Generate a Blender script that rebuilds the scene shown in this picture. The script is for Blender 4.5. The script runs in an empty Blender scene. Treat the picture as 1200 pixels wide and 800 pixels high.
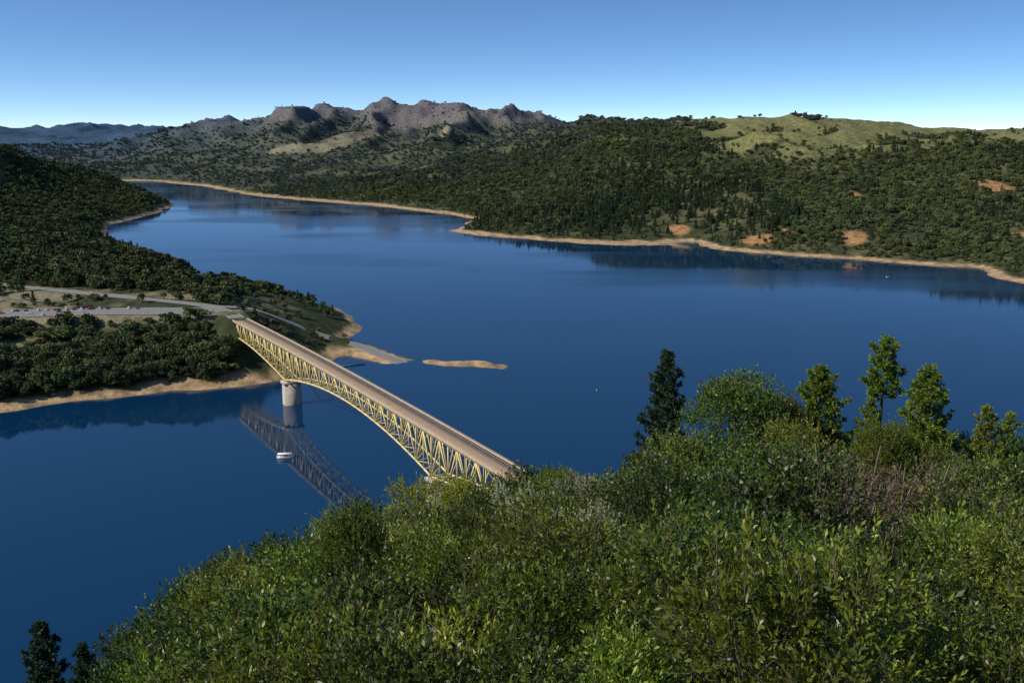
import bpy, math, numpy as np
from mathutils import Vector
rng=np.random.default_rng(7)
scene=bpy.context.scene
COL=scene.collection

# ------------------------------------------------------------ numpy noise
def _h(ix,iy,seed):
    n=(ix.astype(np.int64)*374761393+iy.astype(np.int64)*668265263+seed*982451653)&0x7fffffff
    n=((n^(n>>13))*1274126177)&0x7fffffff
    return ((n^(n>>16))&0xffff)/65535.0
def vnoise(x,y,seed=0):
    ix=np.floor(x);iy=np.floor(y);fx=x-ix;fy=y-iy
    fx=fx*fx*(3-2*fx);fy=fy*fy*(3-2*fy)
    a=_h(ix,iy,seed);b=_h(ix+1,iy,seed);c=_h(ix,iy+1,seed);d=_h(ix+1,iy+1,seed)
    return (a*(1-fx)+b*fx)*(1-fy)+(c*(1-fx)+d*fx)*fy
def fbm(x,y,o=4,seed=0):
    s=0;a=.5;t=0
    for i in range(o):
        s=s+a*vnoise(x,y,seed+i*17);t+=a;a*=.5
        x,y=(x*1.6-y*1.2)+31.7,(x*1.2+y*1.6)+11.3
    return s/t
def ridged(x,y,o=4,seed=0):
    s=0;a=.5;t=0
    for i in range(o):
        n=1-np.abs(2*vnoise(x,y,seed+i*17)-1)
        s=s+a*n*n;t+=a;a*=.5
        x,y=(x*1.6-y*1.2)+31.7,(x*1.2+y*1.6)+11.3
    return s/t
def sstep(a,b,x):
    t=np.clip((x-a)/(b-a),0,1);return t*t*(3-2*t)

# ------------------------------------------------------------ terrain survey data (metres)
right=[(1600,900),(1100,980),(800,1090),(708,1165),(678,1221),(674,1297),(656,1343),(685,1444),(631,1462),(582,1500),(534,1551),(463,1583),(392,1627),(345,1674),(338,1776),(319,1790),(289,1724),(207,1724),(135,1750),(62,1804),(0,1847),(-65,1892),(-122,1972),(-99,2095),(-84,2235),(-142,2370),(-208,2444),(-333,2605),(-464,2726),(-607,2857),(-731,2964),(-848,3120),(-1064,3486),(-1255,3702),(-1431,3883)]
left=[(-1513,3883),(-1247,3339),(-1008,2857),(-907,2664),(-881,2522),(-861,2346),(-851,2214),(-858,2114),(-800,1955),(-725,1818),(-599,1639),(-492,1481),(-413,1327),(-380,1241),(-341,1208),(-311,1195),(-258,1165),(-216,1130),(-183,1076),(-152,982),(-161,945),(-160,914),(-155,861),(-168,828),(-179,796),(-204,770),(-234,754),(-266,752),(-293,734),(-321,724),(-341,710),(-368,690),(-397,675),(-438,654),(-520,620),(-700,590),(-1000,560)]
near=[(-1000,120),(-500,160),(-300,195),(-200,232),(-130,285),(-50,345),(5,378),(30,392),(90,440),(200,510),(350,580),(600,650),(1000,720),(1600,800)]
water=[(-409,1583),(-102,1177),(82,933),(307,1177),(511,1177),(-255,1988),(-613,2394),(60,1392),(240,1392),(-23,654),(-221,617),(-250,499),(-164,445),(-952,3204),(454,861),(-639,2077),(-98,933),(-284,1312),(-1128,3162),(0,800),(250,700),(700,850),(1100,860),(-60,540),(-400,520),(-600,420),(-800,350),(-300,340),(120,560),(-700,2250),(-30,1050),(500,1330)]
hills=[(-2053,4500,28),(-1964,4700,32),(-1937,5000,84),(-1833,5200,150),(-1664,5300,205),(-1529,5300,230),(-1349,5200,218),(-1172,5200,278),(-1086,5200,243),(-981,5100,213),(-854,5100,208),(-783,5200,222),(-708,5300,275),(-585,5400,316),(-450,5400,312),(-260,5200,296),(-104,5000,250),(0,4700,214),(141,4200,205),(326,3900,212),(425,3500,185),
(401,3300,190),(482,3200,210),(570,3100,220),(627,3000,208),(676,3000,230),(739,2900,206),(824,2900,202),(937,2800,196),(1018,2700,174),(1109,2700,172),(1199,2600,176),(1256,2500,188),(1382,2500,196),(1570,2500,200),
(589,2600,165),(405,2400,130),(219,2600,114),(0,2800,72),(114,3400,150),(-121,3600,96),(-423,4200,140),(-707,4200,108),(-979,4300,75),(-1327,4500,88),(-1595,4500,51),(-431,3400,59),(-783,3700,31),(759,2250,120),(930,2000,112),(766,1800,65),(497,1950,70),(268,2100,51),(72,2100,33),(597,1750,54),(870,1700,58),
(-1278,2300,134),(-1163,2300,120),(-1140,2500,95),(-1057,2600,60),(-968,2650,25),(-971,1900,50),(-919,2000,44),(-833,1950,14),
(-791,1400,57),(-720,1400,51),(-593,1380,38),(-515,1360,28),(-462,1340,19),(-570,1100,47),(-484,1120,37),(-418,1150,25),
(-3707,6400,205),(-3300,6100,190),(-3023,6000,168),(-2750,5700,128),(-2389,5200,60),(-4380,9000,185),(-4302,9500,200),(-3983,9500,215),(-3473,9000,190),(-3032,8500,160),
(-1500,6800,120),(-500,7000,150),(500,6500,130),(1200,4500,120),(2000,3800,120),(2600,2500,180),(2200,1500,150),(1300,1400,110),(1000,1250,60),(3000,6000,120),(-2500,7800,60),(-3300,7400,70),
(0,12500,60),(-5500,12500,70),(5000,12000,60),(9000,6000,80),(-8000,7000,90),(-4000,4000,160),(-2600,3400,150),(-2000,2600,170),(-1700,1600,150),(-1300,1200,110),(-1500,3400,100),(-1200,3000,55),
(-900,900,75),(-700,780,52),(-1100,700,60),(-3000,800,200),(0,-3000,260),(-4000,-2000,260),(4000,-2000,260),(8000,0,200),(-8000,0,200),(3000,300,160),
(-300,840,43),(-330,830,43),(-370,820,43),(-430,815,43),(-400,850,44),(-350,870,44),(-300,880,44),(-280,905,44),(-440,900,44),(-370,930,44),(-510,850,45),(-520,990,45),(-430,960,44),(-262,870,43),(-245,845,42),(-350,800,32),(-270,810,34),
(-300,785,22),(-350,765,18),(-400,770,24),(-255,785,17),(-440,740,22),(-520,760,34),(-500,700,18),(-390,720,12),(-225,806,24),(-330,750,13),
(-250,950,39),(-210,950,20),(-190,1000,14),(-220,1050,20),(-260,1090,20),(-310,1120,24),(-205,890,22),(-300,990,40),(-370,1030,42),(-450,1050,46),
(0,0,198.3),(0,-50,206),(60,-20,203),(-60,-20,201),(0,-300,240),(300,-200,235),(-300,-200,215),
(35,378,38),(45,352,48),(22,392,14)]
KX=np.array([-.9,-.473,-.429,-.379,-.330,-.246,-.154,-.054,0,.054,.1255,.179,.241,.356,.446,.539,.9])
KS=np.array([.72,.625,.553,.505,.462,.427,.390,.371,.362,.349,.328,.312,.303,.298,.308,.330,.40])
YE=np.array([8,12,20,35,60,90]);EE=np.array([.225,.19,.11,.055,.01,0.0])
def cap(x,y,j=0):
    y=np.maximum(y,1.0)
    return 200-(np.interp(x/y,KX,KS)+np.interp(y,YE,EE)+j)*y
for yy,dz in ((12,4.4),(20,6.0),(35,7.4),(60,8.5),(85,10)):
    for k in (-.85,-.6,-.45,-.3,-.15,0,.12,.25,.4,.55,.8):
        hills.append((k*yy,yy,float(cap(k*yy,yy))-dz))
for yy,e,dz in ((130,.13,6),(200,.22,0),(290,.27,0)):
    for k in (-.6,-.35,-.1,.1,.4,.8):
        s=float(np.interp(k,KX,KS)); z=200-(s+e)*yy-dz
        if z>8 and not(k<-.3 and yy>200): hills.append((k*yy,yy,z))
for x,y,z in ((300,350,75),(500,420,90),(700,300,130),(250,250,105),(-250,60,110),(-400,0,130)): hills.append((x,y,z))
def resample(pl,step):
    o=[]
    for (a,b),(c,d) in zip(pl[:-1],pl[1:]):
        L=math.hypot(c-a,d-b);r=math.hypot(a,b)
        n=max(1,int(L/max(step,r*.035)))
        for i in range(n):
            t=i/n;o.append((a+(c-a)*t,b+(d-b)*t,0.0))
    o.append((pl[-1][0],pl[-1][1],0.0));return o
ctrl=resample(right,30)+resample(left,22)+resample(near,40)+[(x,y,-14.) for x,y in water]+[(float(a),float(b),float(c)) for a,b,c in hills]
ctrl=np.array(ctrl)
_,ui=np.unique(np.round(ctrl[:,:2]),axis=0,return_index=True);ctrl=ctrl[ui]
D=np.hypot(ctrl[:,None,0]-ctrl[None,:,0],ctrl[:,None,1]-ctrl[None,:,1])
n=len(ctrl);M=np.zeros((n+1,n+1));M[:n,:n]=D;M[:n,n]=1;M[n,:n]=1
W=np.linalg.solve(M,np.append(ctrl[:,2],0))
def rbf(x,y):
    out=np.empty(len(x))
    cx=ctrl[:,0].astype(np.float32);cy=ctrl[:,1].astype(np.float32);w=W[:n]
    for i in range(0,len(x),20000):
        xx=x[i:i+20000,None];yy=y[i:i+20000,None]
        out[i:i+20000]=np.sqrt((xx-cx)**2+(yy-cy)**2)@w+W[n]
    return out
def seg_dist(x,y,pl):
    best=np.full(len(x),1e9);bz=np.zeros(len(x))
    for (a,b,c),(d,e,f) in zip(pl[:-1],pl[1:]):
        L2=(d-a)**2+(e-b)**2
        t=np.clip(((x-a)*(d-a)+(y-b)*(e-b))/L2,0,1)
        q=np.hypot(x-a-t*(d-a),y-b-t*(e-b));m=q<best
        best[m]=q[m];bz[m]=(c+(f-c)*t)[m]
    return best,bz
ROAD=[(-233,829,42.1),(-246,850,42.6),(-276,881,43.6),(-331,908,44.2),(-429,952,44.6),(-517,995,45),(-620,1040,46),(-760,1080,52)]
LOT=[(-262,858,43.3),(-300,853,43.8),(-358,850,44),(-431,838,44),(-520,822,45),(-600,800,46)]
RAMP=[(-268,880,43.2),(-236,893,38),(-205,903,24),(-175,905,11),(-141,892,4.5),(-118,867,2.2),(-100,848,.6),(-94,840,-1.5)]
SPIT=[(-95,853,1.2),(-75,848,2.0),(-52,838,2.6),(-30,840,3.0),(-9,829,1.6)]
ROADS=[(ROAD,7.),(LOT,17.),(RAMP,7.)]
PEAKS=[(-1172,5180,50,200),(-1260,5230,22,150),(-1090,5180,26,150),(-1000,5150,24,120),(-1530,5280,26,200),(-1400,5230,24,130),(-1660,5280,20,160),(-1780,5200,25,140),(-708,5270,28,130),(-585,5380,36,260),(-450,5380,20,240),(-850,5130,16,120)]
def hfun(x,y):
    x=np.asarray(x,float);y=np.asarray(y,float)
    h=rbf(x,y);r=np.hypot(x,y)
    land=sstep(2,45,h)
    am=np.interp(r,[150,700,1300,2500,4500,9000],[0.,.05,.6,1,1.2,.9])
    wx=x+(fbm(x/300,y/300,2,61)-.5)*160;wy=y+(fbm(x/300+7,y/300,2,62)-.5)*160
    rg=ridged(wx/430+3.1,wy/700,4,5)-.55
    crest=1-.6*sstep(150,200,h)*sstep(100,500,x)
    h=h+land*am*(rg*.66*np.minimum(h,230)*crest+ (fbm(x/95,y/95,3,9)-.5)*18)
    mt=sstep(3700,4700,y)*sstep(6400,5800,r)*sstep(40,160,h)
    h=h+mt*((ridged(wx/210,wy/260,4,77)-.55)*50)
    for px,py,pz,pr_ in PEAKS:
        d=np.hypot(x-px,(y-py)*.8)/pr_
        h=h+pz*np.maximum(0,1-d)**1.2
    h=h+sstep(-3,3,h)*sstep(500,800,r)*(fbm(x/28,y/28,2,3)-.5)*3.0
    h=h+np.clip(h,0,5)*.5*sstep(1000,1400,r)
    h=h+(fbm(x/6,y/6,2,8)-.5)*.8*sstep(3,10,r)*sstep(300,100,r)
    d,z=seg_dist(x,y,SPIT)
    dn=d+(vnoise(x/7,y/7,4)-.5)*5
    h=np.maximum(h,z-np.maximum(dn-2.5,0)*.45)
    for pl,w in ROADS:
        d,z=seg_dist(x,y,pl)
        k=sstep(w+16,w+5,d);h=h*(1-k)+z*k
    return h
# ------------------------------------------------------------ mesh helpers
def mesh_quads(name,V,F,mats=(),mi=None,smooth=False):
    V=np.asarray(V,np.float32);F=np.asarray(F,np.int32)
    me=bpy.data.meshes.new(name)
    me.vertices.add(len(V));me.vertices.foreach_set('co',V.ravel())
    me.loops.add(len(F)*4);me.loops.foreach_set('vertex_index',F.ravel())
    me.polygons.add(len(F));me.polygons.foreach_set('loop_start',np.arange(len(F),dtype=np.int32)*4)
    for m in mats:me.materials.append(m)
    if mi is not None: me.polygons.foreach_set('material_index',np.asarray(mi,np.int32))
    if smooth: me.polygons.foreach_set('use_smooth',np.ones(len(F),bool))
    me.update(calc_edges=True);return me
def add(name,me,parent=None,loc=None,rotz=0,scale=None):
    o=bpy.data.objects.new(name,me);COL.objects.link(o)
    if parent:o.parent=parent
    if loc is not None:o.location=loc
    o.rotation_euler[2]=rotz
    if scale is not None:o.scale=scale if hasattr(scale,'__len__') else (scale,)*3
    return o
class B:
    def __init__(s):s.V=[];s.F=[];s.M=[];s.n=0
    def addq(s,V,F,m=0):
        V=np.asarray(V,float).reshape(-1,3);F=np.asarray(F,int).reshape(-1,4)
        s.V.append(V);s.F.append(F+s.n);s.M.append(np.full(len(F),m));s.n+=len(V)
    def bar(s,p,q,w,h=None,m=0):
        h=h or w;p=np.array(p,float);q=np.array(q,float);d=q-p;L=np.linalg.norm(d)
        if L<1e-6:return
        d/=L;up=np.array([0,0,1.]) if abs(d[2])<.95 else np.array([1.,0,0])
        a=np.cross(d,up);a/=np.linalg.norm(a);b=np.cross(a,d)
        V=[]
        for c in (p,q):
            for sa,sb in((-1,-1),(1,-1),(1,1),(-1,1)):V.append(c+a*sa*w/2+b*sb*h/2)
        s.addq(V,[(0,1,2,3),(7,6,5,4),(0,4,5,1),(1,5,6,2),(2,6,7,3),(3,7,4,0)],m)
    def box(s,c,sz,m=0,rot=0,taper=1.0):
        c=np.array(c,float);x,y,z=np.array(sz)/2;V=[]
        for zz,t in((-z,1),(z,taper)):
            for sx,sy in((-1,-1),(1,-1),(1,1),(-1,1)):
                a,b=sx*x*t,sy*y*t
                V.append(c+np.array([a*math.cos(rot)-b*math.sin(rot),a*math.sin(rot)+b*math.cos(rot),zz]))
        s.addq(V,[(3,2,1,0),(4,5,6,7),(0,1,5,4),(1,2,6,5),(2,3,7,6),(3,0,4,7)],m)
    def tube(s,P,R,k=6,m=0):
        P=np.array(P,float);V=[];F=[]
        for i,p in enumerate(P):
            d=P[min(i+1,len(P)-1)]-P[max(i-1,0)];d/=np.linalg.norm(d)+1e-9
            up=np.array([1.,0,0]) if abs(d[0])<.8 else np.array([0,1.,0])
            a=np.cross(d,up);a/=np.linalg.norm(a);b=np.cross(d,a)
            for j in range(k):
                t=2*math.pi*j/k;V.append(p+R[i]*(math.cos(t)*a+math.sin(t)*b))
        for i in range(len(P)-1):
            for j in range(k):
                j2=(j+1)%k;F.append((i*k+j,i*k+j2,(i+1)*k+j2,(i+1)*k+j))
        s.addq(V,F,m)
    def mesh(s,name,mats,smooth=False):
        return mesh_quads(name,np.concatenate(s.V),np.concatenate(s.F),mats,np.concatenate(s.M),smooth)
# ------------------------------------------------------------ materials
def newmat(name):
    m=bpy.data.materials.new(name);m.use_nodes=True;nt=m.node_tree
    return m,nt,nt.nodes['Principled BSDF'],nt.nodes['Material Output']
def N(nt,t,**k):
    n=nt.nodes.new(t)
    for a,b in k.items():setattr(n,a,b)
    return n
def plain(name,col,rough=.7,noise=.25,scale=1.5,metal=0,bump=0):
    m,nt,b,o=newmat(name)
    tc=N(nt,'ShaderNodeTexCoord');nz=N(nt,'ShaderNodeTexNoise');nz.inputs['Scale'].default_value=scale;nz.inputs['Detail'].default_value=6
    nt.links.new(tc.outputs['Object'],nz.inputs['Vector'])
    cr=N(nt,'ShaderNodeValToRGB');cr.color_ramp.elements[0].position=.3;cr.color_ramp.elements[1].position=.7
    cr.color_ramp.elements[0].color=(*[c*(1-noise) for c in col],1);cr.color_ramp.elements[1].color=(*[min(1,c*(1+noise)) for c in col],1)
    nt.links.new(nz.outputs['Fac'],cr.inputs['Fac']);nt.links.new(cr.outputs['Color'],b.inputs['Base Color'])
    b.inputs['Roughness'].default_value=rough;b.inputs['Metallic'].default_value=metal
    if bump:
        bp=N(nt,'ShaderNodeBump');bp.inputs['Strength'].default_value=bump;nt.links.new(nz.outputs['Fac'],bp.inputs['Height']);nt.links.new(bp.outputs['Normal'],b.inputs['Normal'])
    return m
def leafmat(name,dark,light,trans=.25,rough=.5,objvar=.35):
    m,nt,b,o=newmat(name)
    g=N(nt,'ShaderNodeNewGeometry');oi=N(nt,'ShaderNodeObjectInfo')
    cr=N(nt,'ShaderNodeValToRGB');e=cr.color_ramp.elements
    e[0].color=(*dark,1);e[1].color=(*light,1)
    nt.links.new(g.outputs['Random Per Island'],cr.inputs['Fac'])
    hs=N(nt,'ShaderNodeHueSaturation')
    mr=N(nt,'ShaderNodeMapRange');mr.inputs['To Min'].default_value=1-objvar;mr.inputs['To Max'].default_value=1+objvar
    nt.links.new(oi.outputs['Random'],mr.inputs['Value']);nt.links.new(mr.outputs['Result'],hs.inputs['Value'])
    mu=N(nt,'ShaderNodeMath',operation='MULTIPLY');mu.inputs[1].default_value=7.31;nt.links.new(oi.outputs['Random'],mu.inputs[0])
    fr=N(nt,'ShaderNodeMath',operation='FRACT');nt.links.new(mu.outputs[0],fr.inputs[0])
    m2=N(nt,'ShaderNodeMapRange');m2.inputs['To Min'].default_value=.475;m2.inputs['To Max'].default_value=.52
    nt.links.new(fr.outputs[0],m2.inputs['Value']);nt.links.new(m2.outputs['Result'],hs.inputs['Hue'])
    nt.links.new(cr.outputs['Color'],hs.inputs['Color']);nt.links.new(hs.outputs['Color'],b.inputs['Base Color'])
    b.inputs['Roughness'].default_value=rough;b.inputs['Specular IOR Level'].default_value=.35
    if trans>0:
        t=N(nt,'ShaderNodeBsdfTranslucent');mx=N(nt,'ShaderNodeMixShader');mx.inputs[0].default_value=trans
        h2=N(nt,'ShaderNodeHueSaturation');h2.inputs['Value'].default_value=1.6;h2.inputs['Saturation'].default_value=1.1
        nt.links.new(hs.outputs['Color'],h2.inputs['Color']);nt.links.new(h2.outputs['Color'],t.inputs['Color'])
        nt.links.new(b.outputs[0],mx.inputs[1]);nt.links.new(t.outputs[0],mx.inputs[2]);nt.links.new(mx.outputs[0],o.inputs['Surface'])
    return m
bark=plain('bark',(.07,.055,.042),.9,.4,6,bump=.4)
bark_pale=plain('bark_pale',(.20,.18,.14),.9,.3,6)
M_oak=leafmat('leaf_oak',(.018,.036,.006),(.105,.150,.022),.20,.42,.45)
M_bay=leafmat('leaf_bay',(.032,.062,.007),(.22,.26,.030),.28,.4,.40)
M_pale=leafmat('leaf_lichen',(.13,.15,.07),(.42,.42,.26),.15,.8,.2)
M_brown=leafmat('leaf_brown',(.06,.045,.025),(.17,.12,.06),.1,.8,.2)
M_fir=leafmat('needle_fir',(.012,.035,.016),(.04,.085,.03),.1,.6,.15)
M_pine=leafmat('needle_pine',(.05,.09,.012),(.22,.26,.03),.25,.6,.2)
M_d1=leafmat('forest_leaf',(.020,.034,.010),(.105,.130,.038),0,.85,.55)
M_d2=leafmat('forest_needle',(.010,.024,.010),(.038,.064,.022),0,.85,.35)
M_d3_haze=leafmat('forest_far_leaf_haze',(.034,.052,.044),(.080,.100,.076),0,.9,.35)  # blue-grey aerial haze is mixed into this far foliage colour
# ------------------------------------------------------------ trees
def rand_dirs(n):
    v=rng.normal(size=(n,3));return v/np.linalg.norm(v,axis=1)[:,None]
def nrm(v):return v/(np.linalg.norm(v,axis=1)[:,None]+1e-9)
def leaves(P,Dir,L,Wd,fold=.25):
    n=len(P);u=nrm(Dir);r=rand_dirs(n);s=nrm(np.cross(u,r));nn=np.cross(s,u)
    L=np.broadcast_to(L,(n,))[:,None];Wd=np.broadcast_to(Wd,(n,))[:,None]
    V=np.stack([P,P+u*L*.5+s*Wd/2+nn*Wd*fold,P+u*L,P+u*L*.5-s*Wd/2+nn*Wd*fold],1)
    return V.reshape(-1,3),np.arange(n*4).reshape(-1,4)
def lobes(Hc,Rc,k,base=.25):
    c=[]
    for i in range(k):
        t=(i+.5)/k;zz=Hc*(base+(1-base)*(t**.8))
        rr=Rc*math.sqrt(max(0,1-((zz/Hc-.45)/.62)**2))*rng.uniform(.35,.8)
        a=i*2.4+rng.uniform(-.5,.5);R=Rc*rng.uniform(.24,.44)
        c.append((rr*math.cos(a),rr*math.sin(a),min(zz,Hc-R*.8),R))
    c.append((0,0,Hc-.34*Rc,.32*Rc));return np.array(c)
def bush(name,Hc,Rc,nshoot,nleaf,leafL,leafW,shootL,mat,bk,k=16,base=.15,twig=3):
    b=B();C=lobes(Hc,Rc,k,base)
    b.tube([(0,0,-.8),(0.05*Rc,0,Hc*.3),(0,.05*Rc,Hc*.6)],[.05*Rc,.04*Rc,.02*Rc],6,1)
    for c in C:
        z0=Hc*rng.uniform(.1,.4);p=np.array([0,0,z0]);q=c[:3]
        mid=(p+q)/2+np.array([0,0,-.1*Rc])
        b.tube([p,mid,q,q+(q-mid)*.5],[.025*Rc,.018*Rc,.01*Rc,.004*Rc],4,1)
    idx=rng.choice(len(C),nshoot,p=C[:,3]**2/np.sum(C[:,3]**2))
    d=rand_dirs(nshoot);d[:,2]=np.where(d[:,2]<-.35,-d[:,2],d[:,2])
    O=C[idx,:3]+d*C[idx,3:4]*rng.uniform(.45,1.02,(nshoot,1))*np.array([1,1,.85])
    S=nrm(d*.8+np.array([0,0,.6])+rng.normal(0,.25,(nshoot,3)))
    sl=shootL*rng.uniform(.5,1.4,nshoot)
    for i in range(0,nshoot,twig):
        b.bar(O[i]-S[i]*sl[i]*.4,O[i]+S[i]*sl[i],leafL*.08,None,1)
    t=np.tile(np.linspace(.05,1,nleaf),nshoot);I=np.repeat(np.arange(nshoot),nleaf)
    u=S[I];r1=nrm(np.cross(u,rand_dirs(nshoot)[I]));r2=np.cross(u,r1)
    an=np.tile(np.arange(nleaf)*2.4,nshoot)
    rad=np.cos(an)[:,None]*r1+np.sin(an)[:,None]*r2
    P=O[I]+u*(t*sl[I])[:,None]
    Dr=rad*(1.15-.75*t)[:,None]+u*(.35+.6*t)[:,None]+rng.normal(0,.18,(len(I),3))
    LL=leafL*rng.uniform(.7,1.2,len(I))
    V,F=leaves(P,Dr,LL,LL*leafW);b.addq(V,F,0)
    return b.mesh(name,[mat,bk])
def conifer(name,Hc,Rc,nbr,tufts,blades,bl,mat,bk,start=.12,droop=.15,gap=0.,power=.8,bw=.2):
    b=B();b.tube([(0,0,-1),(0,0,Hc*.5),(0.1,0,Hc*.85),(0.05,0,Hc)],[Hc*.016,Hc*.011,Hc*.004,.01],6,1)
    Ps=[];Ds=[]
    for i in range(nbr):
        t=(i+rng.uniform(0,1))/nbr
        if gap and vnoise(np.array([t*9.]),np.array([name.__len__()*1.]),3)[0]<gap: continue
        z=Hc*(start+(1-start)*t);L=Rc*((1-t)**power)*rng.uniform(.45,1.25)+.12
        a=i*2.4+rng.uniform(-.4,.4);dz=.45*t+.1-droop
        d=np.array([math.cos(a),math.sin(a),dz])
        p0=np.array([0,0,z]);p1=p0+d*L*.6;p2=p0+d*L+np.array([0,0,.12*L])
        b.tube([p0,p1,p2],[.02+.012*L,.012+.006*L,.005],4,1)
        k=max(4,int(tufts*L/Rc))
        s=rng.uniform(.18,1,k)**.8
        base=p0+(p1-p0)*np.minimum(s/.6,1)[:,None]+(p2-p1)*np.maximum((s-.6)/.4,0)[:,None]
        side=np.array([-math.sin(a),math.cos(a),0])
        off=side[None]*(rng.uniform(-1,1,k)*L*.32*(1.1-s))[:,None]+rng.normal(0,.05,(k,3))
        c=base+off
        Ps.append(np.repeat(c,blades,0));Ds.append(np.repeat(nrm(off+d*.4*L*.3+np.array([0,0,.04])),blades,0)*.9+rand_dirs(k*blades)*.75)
    k=14;Ps.append(np.repeat(np.stack([np.zeros(k)+.05,np.zeros(k),Hc-np.linspace(0,.9,k)],1),blades,0));Ds.append(rand_dirs(k*blades)+np.array([0,0,.9]))
    V,F=leaves(np.concatenate(Ps),np.concatenate(Ds),bl*rng.uniform(.7,1.2,sum(map(len,Ps))),bl*bw)
    b.addq(V,F,0);return b.mesh(name,[mat,bk])
def farTree(name,Hc,Rc,nq,q,mat,con=False):
    b=B();b.tube([(0,0,-2),(0,0,Hc*.5),(0,0,Hc*.9)],[Hc*.035,Hc*.02,.03],4,1)
    if con:
        t=rng.uniform(0,1,nq)**1.3;a=rng.uniform(0,6.283,nq)
        r=Rc*(1-t)**.85*rng.uniform(.45,1.05,nq)*(1+.25*np.sin(t*40))
        P=np.stack([r*np.cos(a),r*np.sin(a),Hc*(.1+.9*t)],1);d=np.stack([np.cos(a),np.sin(a),-.25+0*a],1)
    else:
        C=lobes(Hc,Rc,9,.3);idx=rng.integers(0,len(C),nq);d=rand_dirs(nq);d[:,2]=np.abs(d[:,2])*.9+.1*d[:,2]
        C[:,3]*=1.25
        P=C[idx,:3]+d*C[idx,3:4]*rng.uniform(.7,1.05,(nq,1))
        for c in C: b.tube([(0,0,Hc*.25),c[:3]],[.02*Rc,.01*Rc],3,1)
    V,F=leaves(P-d*q*.3,nrm(np.cross(d,rand_dirs(nq)))+d*.5,q*rng.uniform(.7,1.3,nq),q*.8,.1)
    b.addq(V,F,0);return b.mesh(name,[mat,bark])
def proto(name,me):
    return bpy.data.objects.new(name,me)
# ------------------------------------------------------------ instancing
def scatter(name,P,rot,scl,kind,protos):
    me=bpy.data.meshes.new(name);me.vertices.add(len(P));me.vertices.foreach_set('co',np.asarray(P,np.float32).ravel())
    a=me.attributes.new('rotv','FLOAT_VECTOR','POINT');a.data.foreach_set('vector',np.asarray(rot,np.float32).ravel())
    a=me.attributes.new('sclv','FLOAT_VECTOR','POINT');a.data.foreach_set('vector',np.asarray(scl,np.float32).ravel())
    for i in range(len(protos)):
        a=me.attributes.new('k%d'%i,'BOOLEAN','POINT');a.data.foreach_set('value',(kind==i))
    o=add(name,me)
    ng=bpy.data.node_groups.new(name+'_nodes','GeometryNodeTree')
    ng.interface.new_socket('Geometry',in_out='INPUT',socket_type='NodeSocketGeometry')
    ng.interface.new_socket('Geometry',in_out='OUTPUT',socket_type='NodeSocketGeometry')
    gi=ng.nodes.new('NodeGroupInput');go=ng.nodes.new('NodeGroupOutput');jn=ng.nodes.new('GeometryNodeJoinGeometry')
    def attr(nm,t):
        q=ng.nodes.new('GeometryNodeInputNamedAttribute');q.data_type=t;q.inputs['Name'].default_value=nm;return q.outputs['Attribute']
    ra=attr('rotv','FLOAT_VECTOR');sa=attr('sclv','FLOAT_VECTOR')
    for i,p in enumerate(protos):
        ob=ng.nodes.new('GeometryNodeObjectInfo');ob.inputs['Object'].default_value=p;ob.transform_space='ORIGINAL'
        ob.inputs['As Instance'].default_value=True
        ip=ng.nodes.new('GeometryNodeInstanceOnPoints')
        ng.links.new(gi.outputs[0],ip.inputs['Points']);ng.links.new(ob.outputs['Geometry'],ip.inputs['Instance'])
        ng.links.new(attr('k%d'%i,'BOOLEAN'),ip.inputs['Selection']);ng.links.new(ra,ip.inputs['Rotation']);ng.links.new(sa,ip.inputs['Scale'])
        ng.links.new(ip.outputs[0],jn.inputs[0])
    ng.links.new(jn.outputs[0],go.inputs[0])
    md=o.modifiers.new('instances','NODES');md.node_group=ng
    return o
# ------------------------------------------------------------ masks
def masks(x,y,h):
    r=np.hypot(x,y)
    nb=fbm(x/260,y/260,4,21);ns=fbm(x/60,y/60,3,33)
    sh=np.interp(r,[700,1100,2500],[4.2,2.2,2.6])
    shore=1-sstep(sh,sh+1.4,h+(ns-.5)*3.4)
    grass=sstep(2200,2450,y+(nb-.5)*450)*sstep(420,560,x)*sstep(3500,3300,y)*sstep(118,150,h+(ns-.5)*45)
    grass=grass*sstep(.70,.64,fbm(x/150+9,y/150,3,44))
    clear=np.zeros(len(x))
    for pl,w in (([(-1010,4450,0),(-820,4450,0),(-640,4700,0)],45),([(-440,4050,0),(-330,4150,0),(-250,4300,0)],38),([(-360,3450,0),(-250,3520,0)],20)):
        d,_=seg_dist(x,y,pl);clear=np.maximum(clear,sstep(w+12,w-12,d+(ns-.5)*90))
    ero=np.zeros(len(x))
    for cx,cy,w in((905,1880,30),(880,1990,16),(720,2440,18),(645,1900,12),(470,1720,12),(560,1640,22),(420,1700,28),(310,1850,16),(800,1560,12),(1000,2150,20)):
        ero=np.maximum(ero,sstep(w*1.3,w*.6,np.hypot(x-cx,(y-cy)*.7)+(ns-.5)*w*2.2))
    rock=sstep(4300,4800,y)*sstep(170,270,h+(nb-.5)*190+(ns-.5)*60)*sstep(6500,6000,y)
    return nb,ns,shore,grass,clear,ero,rock
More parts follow.
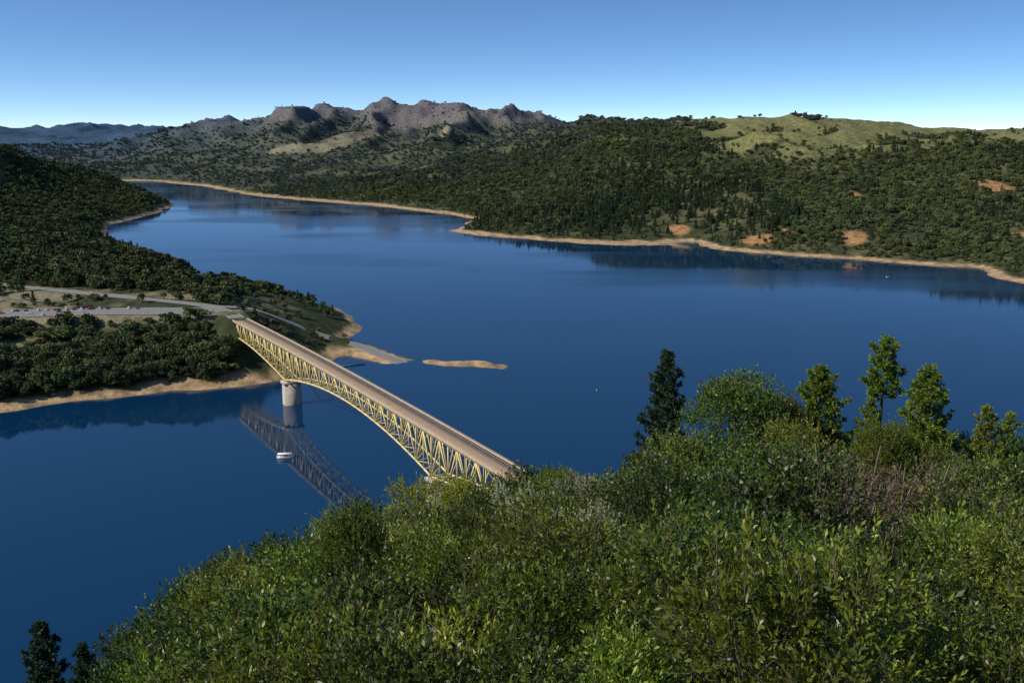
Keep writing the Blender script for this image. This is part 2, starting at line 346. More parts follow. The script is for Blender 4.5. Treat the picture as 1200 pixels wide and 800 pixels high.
# ------------------------------------------------------------ terrain sheet
ang=np.concatenate([np.linspace(-40,40,540),np.linspace(41.5,318.5,100)])*math.pi/180
rad=np.concatenate([np.linspace(.05,6,8),np.geomspace(6.3,1000,440)[0:],np.geomspace(1006,13500,520)])
A,Rr=np.meshgrid(ang,rad);X=(Rr*np.sin(A)).ravel();Y=(Rr*np.cos(A)).ravel()
Z=hfun(X,Y);na=len(ang);nr=len(rad)
i,j=np.meshgrid(np.arange(nr-1),np.arange(na),indexing='ij');j2=(j+1)%na
F=np.stack([i*na+j,i*na+j2,(i+1)*na+j2,(i+1)*na+j],-1).reshape(-1,4)[:,::-1]
nb,ns,shore,grass,clear,ero,rock=masks(X,Y,Z)
def mixc(c,col,m):return c*(1-m[:,None])+np.array(col)*m[:,None]
C=np.tile(np.array([.045,.052,.022]),(len(X),1))
C=mixc(C,(.12,.11,.05),sstep(.5,.7,ns)*.7)
far_haze=sstep(2800,5200,np.hypot(X,Y))
C=mixc(C,(.072,.084,.064),far_haze*.85)  # aerial haze painted into the ground colour, stronger with distance
C=mixc(C,(.16,.155,.06),grass*.97)
C=mixc(C,(.22,.195,.125),clear*.85)
C=mixc(C,(.145,.124,.118),rock*.85)
C=mixc(C,(.40,.21,.09),ero*.8)
lotm=sstep(640,600,np.hypot(X+330,Y-1300))*sstep(18,24,Z)*sstep(.50,.6,ns)*sstep(700,750,np.hypot(X,Y))
C=mixc(C,(.20,.18,.085),lotm*.6)
pkl=sstep(130,70,np.hypot((X+380)*.7,Y-885))*sstep(38,42,Z)
C=mixc(C,(.24,.20,.12),pkl*sstep(.42,.55,ns)*.8)
C=mixc(C,(.40,.27,.145),shore*sstep(400,500,np.hypot(X,Y)))
C=mixc(C,(.20,.15,.09),sstep(.8,.1,Z)*sstep(400,500,np.hypot(X,Y))*.7)
C=mixc(C,(.04,.080,.130),sstep(4800,6800,np.hypot(X,Y)-np.minimum(X+1200,0)*.4)*.95)  # blue haze over the farthest ridges, painted as ground colour
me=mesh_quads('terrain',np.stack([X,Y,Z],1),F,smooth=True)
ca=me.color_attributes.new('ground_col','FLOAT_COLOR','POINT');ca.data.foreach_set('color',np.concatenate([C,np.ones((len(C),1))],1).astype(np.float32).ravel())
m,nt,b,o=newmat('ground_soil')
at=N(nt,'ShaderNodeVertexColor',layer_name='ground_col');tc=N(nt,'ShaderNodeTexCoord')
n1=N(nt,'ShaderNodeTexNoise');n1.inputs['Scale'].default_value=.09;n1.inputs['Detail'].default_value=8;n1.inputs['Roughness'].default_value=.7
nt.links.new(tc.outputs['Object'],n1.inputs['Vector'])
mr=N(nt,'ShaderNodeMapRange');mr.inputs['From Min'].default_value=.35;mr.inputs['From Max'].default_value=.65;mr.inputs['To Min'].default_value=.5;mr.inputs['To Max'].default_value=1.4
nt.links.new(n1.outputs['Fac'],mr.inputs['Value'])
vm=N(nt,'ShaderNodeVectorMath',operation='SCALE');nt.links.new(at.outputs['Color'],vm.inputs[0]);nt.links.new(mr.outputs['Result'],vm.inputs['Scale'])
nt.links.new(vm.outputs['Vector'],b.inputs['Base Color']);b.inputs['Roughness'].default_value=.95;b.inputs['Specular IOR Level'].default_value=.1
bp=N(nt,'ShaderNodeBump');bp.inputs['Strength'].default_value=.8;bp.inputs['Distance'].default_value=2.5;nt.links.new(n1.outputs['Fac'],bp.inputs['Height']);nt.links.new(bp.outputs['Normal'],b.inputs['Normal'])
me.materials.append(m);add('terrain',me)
# ------------------------------------------------------------ lake
wb=B();wb.addq([(-14000,-1000,0),(14000,-1000,0),(14000,14000,0),(-14000,14000,0)],[(0,1,2,3)])
m,nt,b,o=newmat('lake_water')
b.inputs['Base Color'].default_value=(.002,.026,.068,1);b.inputs['IOR'].default_value=1.38
tc=N(nt,'ShaderNodeTexCoord')
mp=N(nt,'ShaderNodeMapping');mp.inputs['Scale'].default_value=(.0016,.005,1);mp.inputs['Rotation'].default_value=(0,0,.5);nt.links.new(tc.outputs['Object'],mp.inputs['Vector'])
nz=N(nt,'ShaderNodeTexNoise');nz.inputs['Scale'].default_value=1;nz.inputs['Detail'].default_value=4;nz.inputs['Distortion'].default_value=.6;nt.links.new(mp.outputs[0],nz.inputs['Vector'])
mr=N(nt,'ShaderNodeMapRange');mr.inputs['From Min'].default_value=.42;mr.inputs['From Max'].default_value=.60;mr.inputs['To Min'].default_value=.015;mr.inputs['To Max'].default_value=.15
nt.links.new(nz.outputs['Fac'],mr.inputs['Value']);nt.links.new(mr.outputs['Result'],b.inputs['Roughness'])
rp=N(nt,'ShaderNodeTexNoise');rp.inputs['Scale'].default_value=.35;rp.inputs['Detail'].default_value=3;nt.links.new(tc.outputs['Object'],rp.inputs['Vector'])
bp=N(nt,'ShaderNodeBump');bp.inputs['Strength'].default_value=.05;bp.inputs['Distance'].default_value=.4;nt.links.new(rp.outputs['Fac'],bp.inputs['Height']);nt.links.new(bp.outputs['Normal'],b.inputs['Normal'])
add('lake_water',wb.mesh('lake_water',[m]))
# ------------------------------------------------------------ roads
asph=plain('asphalt',(.20,.185,.16),.9,.18,.6);asph_deck=plain('bridge_asphalt',(.28,.185,.12),.9,.15,.5)
paintw=plain('road_paint_white',(.75,.75,.72),.7,.1);painty=plain('road_paint_yellow',(.6,.42,.08),.7,.1)
conc=plain('concrete',(.38,.34,.28),.85,.18,.35);conc_dk=plain('concrete_weathered',(.25,.235,.2),.9,.2,.5)
def smooth_pl(pl,step=6):
    P=np.array(pl,float);out=[]
    for i in range(len(P)-1):
        p0=P[max(i-1,0)];p1=P[i];p2=P[i+1];p3=P[min(i+2,len(P)-1)]
        k=max(2,int(np.linalg.norm(p2-p1)/step))
        for t in np.arange(k)/k:
            out.append(.5*((2*p1)+(-p0+p2)*t+(2*p0-5*p1+4*p2-p3)*t*t+(-p0+3*p1-3*p2+p3)*t**3))
    out.append(P[-1]);return np.array(out)
def ribbon(b,P,off,w,dz,m=0,dash=None):
    T=np.gradient(P[:,:2],axis=0);T/=np.linalg.norm(T,axis=1)[:,None];Nn=np.stack([T[:,1],-T[:,0]],1)
    L=P.copy();R=P.copy();L[:,:2]+=Nn*(off-w/2);R[:,:2]+=Nn*(off+w/2);L[:,2]+=dz;R[:,2]+=dz
    k=len(P);V=np.concatenate([L,R]);F=[(i,i+k,i+1+k,i+1) for i in range(k-1) if not dash or i%dash==0]
    b.addq(V,F,m)
for nm,pl,w,zb in(('access_road',ROAD,12.,.45),('parking_lot',LOT,32.,.40),('boat_ramp_road',RAMP,12.,.47)):
    P=smooth_pl(pl);b=B()
    ribbon(b,P,0,w,zb,0);ribbon(b,P,-w/2-.15,.3,zb+.12,3);ribbon(b,P,w/2+.15,.3,zb+.12,3)
    for s in(-1,1):ribbon(b,P,s*(w/2-.4),.15,zb+.004+.0,1)
    if nm=='access_road':ribbon(b,P,0,.25,zb+.004,2)
    if nm=='parking_lot':
        for k in range(4,len(P)-4,1):
            t=P[k+1]-P[k];t/=np.linalg.norm(t);nn=np.array([t[1],-t[0],0])
            for s in(-1,1):
                q=P[k]+np.array([0,0,zb+.004]);a=q+nn*s*10;c=q+nn*s*15;e=t*.08
                b.addq([a-e,a+e,c+e,c-e],[(0,1,2,3)],1)
    add(nm,b.mesh(nm,[asph,paintw,painty,conc]))
# ------------------------------------------------------------ bridge
A0=np.array([-229,823.]);A1=np.array([32,386.]);Lb=np.linalg.norm(A1-A0);T=(A1-A0)/Lb;Nn=np.array([T[1],-T[0]]) 
def dz_(s):return 42+2.6*(1-(2*s/Lb-1)**2)
P1=.254*Lb;P2=.73*Lb
def depth(s):
    if s<P1:return 13+12*(s/P1)**1.8
    if s>P2:return 13+12*((Lb-s)/(Lb-P2))**1.8
    return 12.5+12.5*abs(2*(s-P1)/(P2-P1)-1)**2
def pt(s,o,z):
    c=A0+T*s+Nn*o;return (c[0],c[1],z)
bridge=bpy.data.objects.new('steel_truss_bridge',None);COL.objects.link(bridge)
steel=plain('painted_steel_cream',(.66,.53,.22),.55,.12,.2)
b=B();nseg=96;S=np.linspace(0,Lb,nseg+1)
for s0,s1 in zip(S[:-1],S[1:]):
    for (o0,o1,zt,zb,mm) in((-6,6,0,-.9,0),(-6.4,-6.02,.85,-1.0,1),(6.02,6.4,.85,-1.0,1)):
        V=[pt(s0,o0,dz_(s0)+zb),pt(s0,o1,dz_(s0)+zb),pt(s0,o1,dz_(s0)+zt),pt(s0,o0,dz_(s0)+zt),pt(s1,o0,dz_(s1)+zb),pt(s1,o1,dz_(s1)+zb),pt(s1,o1,dz_(s1)+zt),pt(s1,o0,dz_(s1)+zt)]
        b.addq(V,[(0,1,5,4),(1,2,6,5),(2,3,7,6),(3,0,4,7)],mm)
    for o in(-.14,.14):b.addq([pt(s0,o-.06,dz_(s0)+.005),pt(s0,o+.06,dz_(s0)+.005),pt(s1,o+.06,dz_(s1)+.005),pt(s1,o-.06,dz_(s1)+.005)],[(0,1,2,3)],3)
    for o in(-4.6,4.6):b.addq([pt(s0,o-.08,dz_(s0)+.005),pt(s0,o+.08,dz_(s0)+.005),pt(s1,o+.08,dz_(s1)+.005),pt(s1,o-.08,dz_(s1)+.005)],[(0,1,2,3)],2)
for s in np.arange(0,Lb,12.5):
    b.addq([pt(s,-5.9,dz_(s)+.009),pt(s+.3,-5.9,dz_(s+.3)+.009),pt(s+.3,5.9,dz_(s+.3)+.009),pt(s,5.9,dz_(s)+.009)],[(0,1,2,3)],4)
add('deck',b.mesh('deck',[asph_deck,plain('parapet_concrete',(.36,.28,.19),.85,.15,.4),paintw,painty,conc_dk]),bridge)
b=B()
for o in(-6.22,6.22):
    for s0,s1 in zip(S[:-1],S[1:]):
        for zz in(1.3,):b.bar(pt(s0,o,dz_(s0)+zz),pt(s1,o,dz_(s1)+zz),.12)
        b.bar(pt(s0,o,dz_(s0)+.8),pt(s0,o,dz_(s0)+1.35),.12)
add('railing',b.mesh('railing',[steel]),bridge)
b=B()
pan=[];
for a0,a1,k in((0,P1,14),(P1,P2,26),(P2,Lb,14)):
    pan+=list(np.linspace(a0,a1,k+1)[:-1])
pan.append(Lb);TO=4.9
for o in(-TO,TO):
    for i in range(len(pan)-1):
        s0,s1=pan[i],pan[i+1];t0,t1=dz_(s0)-1.6,dz_(s1)-1.6;b0,b1=dz_(s0)-depth(s0),dz_(s1)-depth(s1)
        b.bar(pt(s0,o,t0),pt(s1,o,t1),.75,.9);b.bar(pt(s0,o,b0),pt(s1,o,b1),.8,1.0)
        b.bar(pt(s0,o,b0),pt(s0,o,t0),.5)
        if i%2==0:b.bar(pt(s0,o,b0),pt(s1,o,t1),.6)
        else:b.bar(pt(s0,o,t0),pt(s1,o,b1),.6)
for i,s in enumerate(pan):
    t=dz_(s)-1.7;bo=dz_(s)-depth(s)
    b.bar(pt(s,-5.9,t+.2),pt(s,5.9,t+.2),.5,.7);b.bar(pt(s,-TO,bo),pt(s,TO,bo),.45)
    if i%2==0:
        b.bar(pt(s,-TO,bo),pt(s,TO,t),.3);b.bar(pt(s,TO,bo),pt(s,-TO,t),.3)
    if i<len(pan)-1:
        s1=pan[i+1];b1=dz_(s1)-depth(s1);b.bar(pt(s,-TO if i%2 else TO,bo),pt(s1,TO if i%2 else -TO,b1),.35)
add('truss',b.mesh('truss',[steel]),bridge)
b=B();ra=math.atan2(T[1],T[0])
for s in(P1,P2):
    top=dz_(s)-depth(s)-.9;c=pt(s,0,0)
    b.box((c[0],c[1],(top-2-25)/2),(7,13,top-2+25),0,ra,.96);b.box((c[0],c[1],top-1),(8.5,14.5,2),0,ra)
    for o in(-TO,TO):
        q=pt(s,o,top+.3);b.box(q,(1.6,1.6,.9),1,ra)
c=pt(-3.5,0,0);b.box((c[0],c[1],31),(6,15,19),0,ra);c=pt(Lb+3.5,0,0);b.box((c[0],c[1],31),(6,15,20),0,ra)
add('piers',b.mesh('piers',[conc,conc_dk]),bridge)
# ------------------------------------------------------------ vehicles and boats
def cyl(b,c,axis,r,L,k=14,m=0,cap=True):
    c=np.array(c,float);a=np.zeros(3);a[axis]=L/2
    b.tube([c-a*1.0,c-a*.999,c+a*.999,c+a],[.01,r,r,.01],k,m)
glass=plain('dark_glass',(.02,.025,.03),.15,.1);tyre=plain('tyre_rubber',(.02,.02,.02),.9,.1)
white=plain('white_gelcoat',(.78,.78,.76),.35,.04);alum=plain('aluminium',(.5,.5,.5),.4,.1,metal=.6)
tail=plain('tail_lamp',(.4,.02,.02),.3,0)
def car_mesh(name,paint,van=False):
    b=B()
    lo=[(-2.22,.32),(-2.28,.62),(-2.15,.92),(-1.35,.98),(1.0,.98),(1.95,.86),(2.24,.66),(2.22,.32)]
    hi=[(-2.1,.98),(-1.75,1.62),(-.2,1.7),(.45,1.62),(1.25,.96)] if van else [(-1.5,.97),(-.95,1.4),(0,1.46),(.45,1.38),(1.15,.96)]
    for prof,w0,w1 in((lo,.9,.9),(hi,.86,.66)):
        x=np.array([p[0] for p in prof]);z=np.array([p[1] for p in prof]);zm=z.min();H=z.max()-zm
        w=w0+(w1-w0)*(z-zm)/H;k=len(x)
        nb_=5;rows=[]
        for j in range(nb_):
            f=-1+2*j/(nb_-1);rows.append(np.stack([x,f*w,z],1))
        V=np.concatenate(rows);F=[]
        for j in range(nb_-1):
            for i in range(k-1):F.append((j*k+i,j*k+i+1,(j+1)*k+i+1,(j+1)*k+i))
        b.addq(V,F,0)
        for j in(0,nb_-1):
            base=rows[j];bot=base.copy();bot[:,2]=zm
            b.addq(np.concatenate([base,bot]),[(i,i+1,i+1+k,i+k) for i in range(k-1)],0)
    H1=1.56 if van else 1.36
    for s in(-1,1):
        x0,x1,x2,x3=(-1.85,-1.65,.3,.95) if van else(-1.25,-.88,.35,.85)
        b.addq([(x0,s*.872,1.02),(x3,s*.872,1.02),(x2,s*.70,H1),(x1,s*.70,H1)],[(0,1,2,3)],1)
        b.box((-.25,s*.80,1.18),(.09,.14,.36),0)
    fx0,fx1=(1.23,.47);zz=1.6 if van else 1.36
    b.addq([(fx0,-.78,1.0),(fx0,.78,1.0),(fx1+.04,.62,zz),(fx1+.04,-.62,zz)],[(0,1,2,3)],1)
    bx0,bx1=((-2.1,-1.79) if van else(-1.5,-.99))
    b.addq([(bx0,-.78,1.02),(bx0,.78,1.02),(bx1,.62,zz),(bx1,-.62,zz)],[(0,1,2,3)],1)
    for X0 in(-1.38,1.38):
        for s in(-1,1):cyl(b,(X0,s*.84,.33),1,.33,.22,14,2);cyl(b,(X0,s*.90,.33),1,.19,.14,10,3)
    for s in(-1,1):b.box((2.2,s*.62,.68),(.1,.34,.14),3);b.box((-2.24,s*.66,.72),(.08,.3,.16),4);b.box((.75,s*.98,1.02),(.14,.18,.12),0)
    return b.mesh(name,[paint,glass,tyre,alum,tail])
paints=[plain('car_paint_%s'%k,c,.3,.03) for k,c in(('white',(.80,.80,.80)),('red',(.40,.02,.02)),('grey',(.10,.11,.12)),('black',(.015,.015,.02)),('silver',(.62,.62,.64)),('blue',(.03,.07,.22)))]
cms=[car_mesh('car_%d'%i,p,i in(0,2)) for i,p in enumerate(paints)]
LP=smooth_pl(LOT,3.1)
for k,(idx,off,ci) in enumerate([(29,12.5,3),(31,12.5,0),(33,12.5,3),(34,12.5,1),(36,12.5,0),(38,12.5,3),(40,12.5,0),(42,12.5,3),(43,12.5,1),(45,12.5,4),(47,12.5,0),(50,12.5,5),(52,12.5,3),(53,12.5,0),(57,12.5,4),(60,12.5,3),(62,12.5,0),(35,0,0),(41,1,3),(48,-2,0),(55,1,1),(66,12.5,4),(22,12.5,1),(24,12.5,0),(38,-12.5,3),(44,-12.5,0),(58,-12.5,4)]):
    t=LP[idx+1]-LP[idx];t/=np.linalg.norm(t);nn=np.array([t[1],-t[0],0]);p=LP[idx]+nn*off
    a=math.atan2(nn[1],nn[0]) if abs(off)>5 else math.atan2(t[1],t[0])
    add('parked_car',cms[ci],loc=(p[0],p[1],p[2]+.41),rotz=a+rng.uniform(-.04,.04),scale=1.08)
def houseboat():
    e=bpy.data.objects.new('pontoon_houseboat',None);COL.objects.link(e);e.location=(-141,589,0);e.rotation_euler[2]=.12
    b=B()
    for s in(-1,1):b.tube([(-4.6,s*1.35,.35),(-4.1,s*1.35,.2),(3.9,s*1.35,.2),(4.7,s*1.35,.5)],[.05,.42,.42,.05],12,0)
    add('pontoons',b.mesh('pontoons',[alum],True),e)
    b=B();b.box((0,0,.72),(9.2,3.7,.18),0);add('hull_deck',b.mesh('hull_deck',[white]),e)
    b=B();b.box((-.6,0,1.75),(4.8,2.9,1.9),0)
    for x in(-2.3,-1.1,.1,1.1):
        for s in(-1,1):b.box((x,s*1.452,1.95),(.85,.02,.75),1)
    for s in(-.75,.75):b.box((1.805,s,1.9),(.02,.8,.9),1);b.box((-3.005,s,1.9),(.02,.8,.9),1)
    add('cabin',b.mesh('cabin',[white,glass]),e)
    b=B();b.box((0,0,2.82),(8.6,3.5,.16),0,0,.98)
    for x in(-4.1,3.1,4.1):
        for s in(-1.6,1.6):b.bar((x,s,.8),(x,s,2.76),.09,None,1)
    add('roof',b.mesh('roof',[white,alum]),e)
    b=B()
    for z in(1.15,1.6):
        for s in(-1.75,1.75):b.bar((-4.5,s,z),(4.5,s,z),.06)
        b.bar((-4.5,-1.75,z),(-4.5,1.75,z),.06);b.bar((4.5,-1.75,z),(4.5,1.75,z),.06)
    for x in np.linspace(-4.5,4.5,9):
        for s in(-1.75,1.75):b.bar((x,s,.8),(x,s,1.62),.06)
    b.box((-4.75,0,.9),(.45,.5,1.0),0)
    add('railings',b.mesh('railings',[alum]),e)
houseboat()
def motorboat(loc,rz):
    b=B();xs=[-2.8,-2.6,0,1.8,2.9];wd=[1.0,1.1,1.15,.8,.05];V=[]
    for x,w in zip(xs,wd):V+=[(x,-w,.8),(x,-w*.7,.05),(x,0,-.2),(x,w*.7,.05),(x,w,.8)]
    F=[(i*5+j,i*5+j+1,i*5+j+6,i*5+j+5) for i in range(4) for j in range(4)]
    b.addq(V,F,0);b.addq([(-2.8,-1,.6),(0,-1.1,.6),(0,1.1,.6),(-2.8,1,.6)],[(0,1,2,3)],0)
    b.addq([(0,-1.15,.8),(1.8,-.8,.82),(1.8,.8,.82),(0,1.15,.8)],[(0,1,2,3)],0)
    b.addq([(0.1,-1,.8),(.1,1,.8),(-.3,.85,1.35),(-.3,-.85,1.35)],[(0,1,2,3)],1)
    b.box((-2.9,0,.75),(.4,.4,.9),1);b.box((-1.2,-.4,.95),(.5,.5,.6),0);b.box((-1.2,.5,.95),(.5,.5,.6),0)
    add('motorboat',b.mesh('motorboat',[white,glass]),loc=loc,rotz=rz,scale=1.0)
motorboat((514,1351,0),.4)
b=B();cyl(b,(0,0,.1),2,.55,.7,16,0);cyl(b,(0,0,.8),2,.28,.9,12,0);b.tube([(0,0,1.2),(0,0,1.5),(0,0,1.7)],[.28,.2,.01],12,1)
add('marker_buoy',b.mesh('marker_buoy',[white,plain('buoy_orange',(.6,.15,.02),.5,.05)]),loc=(66,752,0),scale=.6)
b=B();b.bar((-176,815,.5),(-128,838,.5),2.4,.4);
for t in np.linspace(0,1,8):
    p=np.array((-176,815,0))*(1-t)+np.array((-128,838,0))*t;b.tube([p+(0,1.4,-3),p+(0,1.4,1.8)],[.2,.2],8,1);b.box(p+(0,0,.1),(2.5,2.2,.5),1,.45)
add('floating_dock',b.mesh('floating_dock',[conc_dk,bark]))
# ------------------------------------------------------------ distant forest
d_oak=proto('oak_tree_far',farTree('oak_far',10,5.4,420,1.5,M_d1));d_oak2=proto('oak_tree_far_b',farTree('oak_far_b',8,5.8,380,1.5,M_d1))
d_con=proto('fir_tree_far',farTree('fir_far',17,4.0,420,1.6,M_d2,True));d_far=proto('scrub_far',farTree('scrub_far',8,6.5,160,2.6,M_d3_haze))
d_big=proto('oak_tree_mid',farTree('oak_mid',12,7.2,1500,1.15,M_d1))
def cand(n,r0,r1,a0=-37,a1=37):
    a=np.radians(rng.uniform(a0,a1,n));r=np.sqrt(rng.uniform(r0*r0,r1*r1,n));return r*np.sin(a),r*np.cos(a)
PX=[];PY=[];RG=[]
for n_,r0,r1,g in((30000,560,1700,0),(60000,1700,3300,1),(52000,3300,6200,2),(2600,650,860,3)):
    x,y=cand(n_,r0,r1,*((-37,37) if g<3 else (-37,-15)));PX.append(x);PY.append(y);RG.append(np.full(n_,g))
x=np.concatenate(PX);y=np.concatenate(PY);g=np.concatenate(RG)
h=hfun(x,y);nb,ns,shore,grass,clear,ero,rock=masks(x,y,h)
dens=np.clip(.5+2.0*(fbm(x/120,y/120,3,71)-.37),.08,1)
prom=(x<-230)&(y<808)
dens=np.where(g==0,np.clip(dens*1.1,0,1),dens)
dens=np.where(prom,.95,dens);dens=np.where((g==3)&~prom,0,dens)
dens*=(1-shore)*(1-.985*grass)*(1-.97*clear)*(1-.95*ero)*(1-.75*rock)
dens*=sstep(3.0,5.5,h)
for pl,w in ROADS:
    d,_=seg_dist(x,y,pl);dens=np.where(d<w+(8 if w>10 else 4.5),0,dens)
pk=(np.hypot(x+390,y-880)<105)&(h>40);dens=np.where(pk,dens*.16,dens)
db,_=seg_dist(x,y,[(-229,823,0),(32,386,0)]);dens=np.where(db<13,0,dens)
eb=(x>-262)&(x<-140)&(y<1150)&(y>800);dens=np.where(eb,dens*.6,dens)
keep=rng.uniform(0,1,len(x))<dens
x,y,h,g,rock,nb,prom,pk,eb=[q[keep] for q in(x,y,h,g,rock,nb,prom,pk,eb)]
conz=fbm(x/220+5,y/220,3,88);u=rng.uniform(0,1,len(x))
kind=np.where(u<.5,0,1)
kind=np.where((u<.45)&(conz>.58)&(g==1)&(h<150),2,kind)
kind=np.where((u<.03)&(g<2),2,kind)
dense=(np.hypot(x-330,(y-1950)*.8)<230)&(x>140)&(x<520);kind=np.where(dense&(u<.75),2,kind)
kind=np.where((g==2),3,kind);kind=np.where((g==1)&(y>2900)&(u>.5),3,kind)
kind=np.where(prom&(u<.85),4,kind)
sc=rng.uniform(.6,1.3,len(x))*np.where(g==2,rng.uniform(.5,1.2,len(x)),1)*np.where(kind==2,.9,1)*np.where(g==0,.95,1.)
sc*=np.where(rock>.3,.7,1);sc*=np.where(eb|pk,.65,1)
low=sstep(4,18,h);sc*=np.where(prom,.8+.2*low,.6+.4*low)
zs=np.where(prom&(y>765)&(x<-330),.62,np.where(prom&(y>772),.85,1))
scl=np.stack([sc*rng.uniform(.85,1.2,len(x)),sc*rng.uniform(.85,1.2,len(x)),sc*zs*rng.uniform(.8,1.2,len(x))],1)
rot=np.stack([rng.normal(0,.05,len(x)),rng.normal(0,.05,len(x)),rng.uniform(0,6.283,len(x))],1)
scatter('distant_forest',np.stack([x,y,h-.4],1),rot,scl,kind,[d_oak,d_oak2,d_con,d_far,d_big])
# ------------------------------------------------------------ foreground thicket
pr=[]
pr.append((bush('oakA',6.5,3.3,900,11,.15,.5,.38,M_oak,bark,13),6.5))
pr.append((bush('oakB',6,3.5,900,11,.14,.5,.36,M_oak,bark,14),6))
pr.append((bush('bayA',6.5,2.8,640,15,.19,.36,.80,M_bay,bark,11),6.5))
pr.append((bush('bayB',7,2.6,600,15,.18,.36,.86,M_bay,bark,10),7))
pr.append((bush('lichen',5.5,2.9,1300,10,.10,.55,.28,M_pale,bark_pale,14,.15,9),5.5))
pr.append((bush('brown',5,2.6,800,9,.085,.45,.40,M_brown,bark_pale,14,.15,5),5))
pobj=[proto('thicket_'+str(i),p[0]) for i,p in enumerate(pr)]
xs=[];ys=[];y0=10.5
while y0<230:
    sp=2.7+y0*.05
    for k in np.arange(-.95*y0-3,.95*y0+3,sp):
        xs.append(k+rng.uniform(-.48,.48)*sp);ys.append(y0+rng.uniform(-.48,.48)*sp)
    y0+=sp*.88
x=np.array(xs);y=np.array(ys);h=hfun(x,y);k=x/y
kind=np.where(rng.uniform(0,1,len(x))<.5,0,1)
nn=vnoise(x/7+4,y/7,55);kind=np.where((nn>.60)|(y<24)&(rng.uniform(0,1,len(x))<.6),np.where(rng.uniform(0,1,len(x))<.5,2,3),kind)
kind=np.where((np.abs(k+.10)<.19)&(y>22)&(y<66)&(rng.uniform(0,1,len(x))<.22),4,kind)
kind=np.where((np.abs(k-.36)<.07)&(y>30)&(y<62)&(rng.uniform(0,1,len(x))<.5),5,kind)
PH=np.array([p[1] for p in pr])[kind]
jm=np.abs(rng.normal(0,1.6,len(x)))*np.interp(y,[10,20,60],[.55,1.1,1.5])-rng.uniform(0,1.1,len(x))
top=cap(x,y,0)-jm
s=np.clip((top-h)/PH,.35,1.6);s=np.where(y>88,np.clip(rng.uniform(.8,1.5,len(x)),.5,np.maximum((200-(np.interp(k,KX,KS)+.02)*y-h)/PH,.5)),s)
wid=np.maximum(s,.6)*rng.uniform(.8,1.05,len(x))
wid=np.where(kind==4,wid*.75,wid)
rot=np.stack([rng.normal(0,.1,len(x)),rng.normal(0,.1,len(x)),rng.uniform(0,6.283,len(x))],1)
ok=h>6
scatter('hillside_thicket',np.stack([x,y,h-.2],1)[ok],rot[ok],np.stack([wid,wid,s],1)[ok],kind[ok],pobj)
def plant(name,me,H,x,y,topz,w=1.,rz=0):
    g_=float(hfun(np.array([x]),np.array([y]))[0]);s=(topz-g_)/H
    return add(name,me,loc=(x,y,g_-.1),rotz=rz,scale=(w*s,w*s,s))
firm=conifer('fir_mesh',14,2.9,170,44,9,.30,M_fir,bark,.1,.12,0,.7,.26)
pineA=conifer('pine_mesh_a',14,3.6,120,60,9,.34,M_pine,bark,.1,-.15,.0,.66,.26)
pineC=conifer('pine_mesh_c',14,3.2,90,50,9,.36,M_pine,bark,.1,-.2,.18,.75,.26)
pineB=conifer('pine_mesh_b',14,2.5,90,44,9,.34,M_pine,bark,.2,-.05,.40,.5,.26)
bayT=bush('bay_tree_mesh',9,3.5,2600,14,.15,.42,.5,M_bay,bark,26,.2)
oakT=bush('oak_tree_mesh',9,3.4,2600,12,.14,.5,.36,M_oak,bark,26,.2)
plant('fir_tree',firm,14,12.8,80,182.0,.95)
plant('oak_tree',oakT,9,16.3,70,182.1,1.0,.6)
plant('bay_tree',bayT,9,20.5,74,179.4,.8,2)
plant('pine_tree',pineA,14,24,75,181.9,1.05,.3)
plant('pine_tree',pineB,14,30,78,183.4,.9,1)
plant('pine_tree',pineA,14,30.2,70,183.1,.95,2.2)
plant('pine_tree',pineC,14,34.2,69,180.4,.9,4)
plant('pine_tree',pineC,14,27.3,73,179.9,.9,5)
plant('pine_tree',pineC,14,37.5,72,179.0,.9,1.4)
plant('fir_tree',firm,14,33.8,62,179.2,.9,1.4)
plant('bay_tree',bayT,9,25,64,180.4,.8,1)
plant('oak_tree',oakT,9,35,60,179.2,.85,3)
plant('oak_tree',oakT,9,8.5,60,179.7,.75,4)
plant('fir_tree',firm,14,-31,60,168.3,.95,1)
plant('fir_tree',firm,14,-26.5,56,169.0,.95,2)
plant('bay_tree',bayT,9,3,60,178.6,.6,5)
plant('bay_tree',bayT,9,9.2,34,187.6,.55,2)
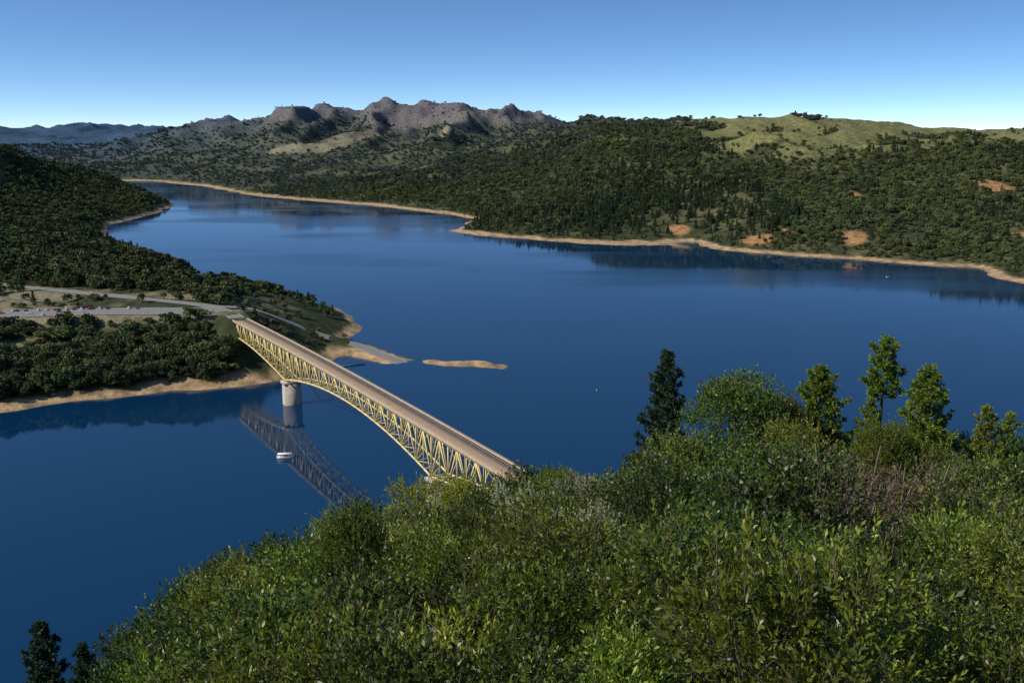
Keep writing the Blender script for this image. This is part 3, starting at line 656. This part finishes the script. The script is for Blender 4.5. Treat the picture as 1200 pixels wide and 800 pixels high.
plant('oak_tree',oakT,9,-6.5,38,184.8,.6,1)
# ------------------------------------------------------------ light, sky, camera
az=math.radians(246);el=math.radians(36)
w=bpy.data.worlds.new('World');scene.world=w;w.use_nodes=True;nt=w.node_tree
sk=nt.nodes.new('ShaderNodeTexSky');sk.sky_type='NISHITA';sk.sun_disc=False;sk.sun_elevation=el;sk.sun_rotation=az;sk.altitude=300;sk.air_density=1.0;sk.dust_density=.3;sk.ozone_density=3.0
tc=nt.nodes.new('ShaderNodeTexCoord');vm=nt.nodes.new('ShaderNodeVectorMath');vm.operation='MULTIPLY';vm.inputs[1].default_value=(1,1,3.2)
va=nt.nodes.new('ShaderNodeVectorMath');va.operation='ADD';va.inputs[1].default_value=(0,0,.06)
vn=nt.nodes.new('ShaderNodeVectorMath');vn.operation='NORMALIZE'
nt.links.new(tc.outputs['Generated'],vm.inputs[0]);nt.links.new(vm.outputs[0],va.inputs[0]);nt.links.new(va.outputs[0],vn.inputs[0]);nt.links.new(vn.outputs[0],sk.inputs['Vector'])
hs=nt.nodes.new('ShaderNodeHueSaturation');hs.inputs['Saturation'].default_value=1.15;hs.inputs['Value'].default_value=1.2
nt.links.new(sk.outputs[0],hs.inputs['Color'])
bg=nt.nodes['Background'];bg.inputs['Strength'].default_value=.15;nt.links.new(hs.outputs[0],bg.inputs['Color'])
sd=Vector((math.sin(az)*math.cos(el),math.cos(az)*math.cos(el),math.sin(el)))
l=bpy.data.lights.new('sun','SUN');l.energy=5;l.angle=math.radians(.5);l.color=(1,.93,.82)
lo=bpy.data.objects.new('sun',l);COL.objects.link(lo);lo.rotation_euler=sd.to_track_quat('Z','Y').to_euler()
cd=bpy.data.cameras.new('camera');cd.lens=35;cd.sensor_width=36;cd.clip_start=.1;cd.clip_end=40000
co=bpy.data.objects.new('camera',cd);COL.objects.link(co);co.location=(0,0,200);co.rotation_euler=(math.radians(90-12.1),0,0)
scene.camera=co
scene.view_settings.view_transform='Standard';scene.view_settings.look='None';scene.view_settings.exposure=0
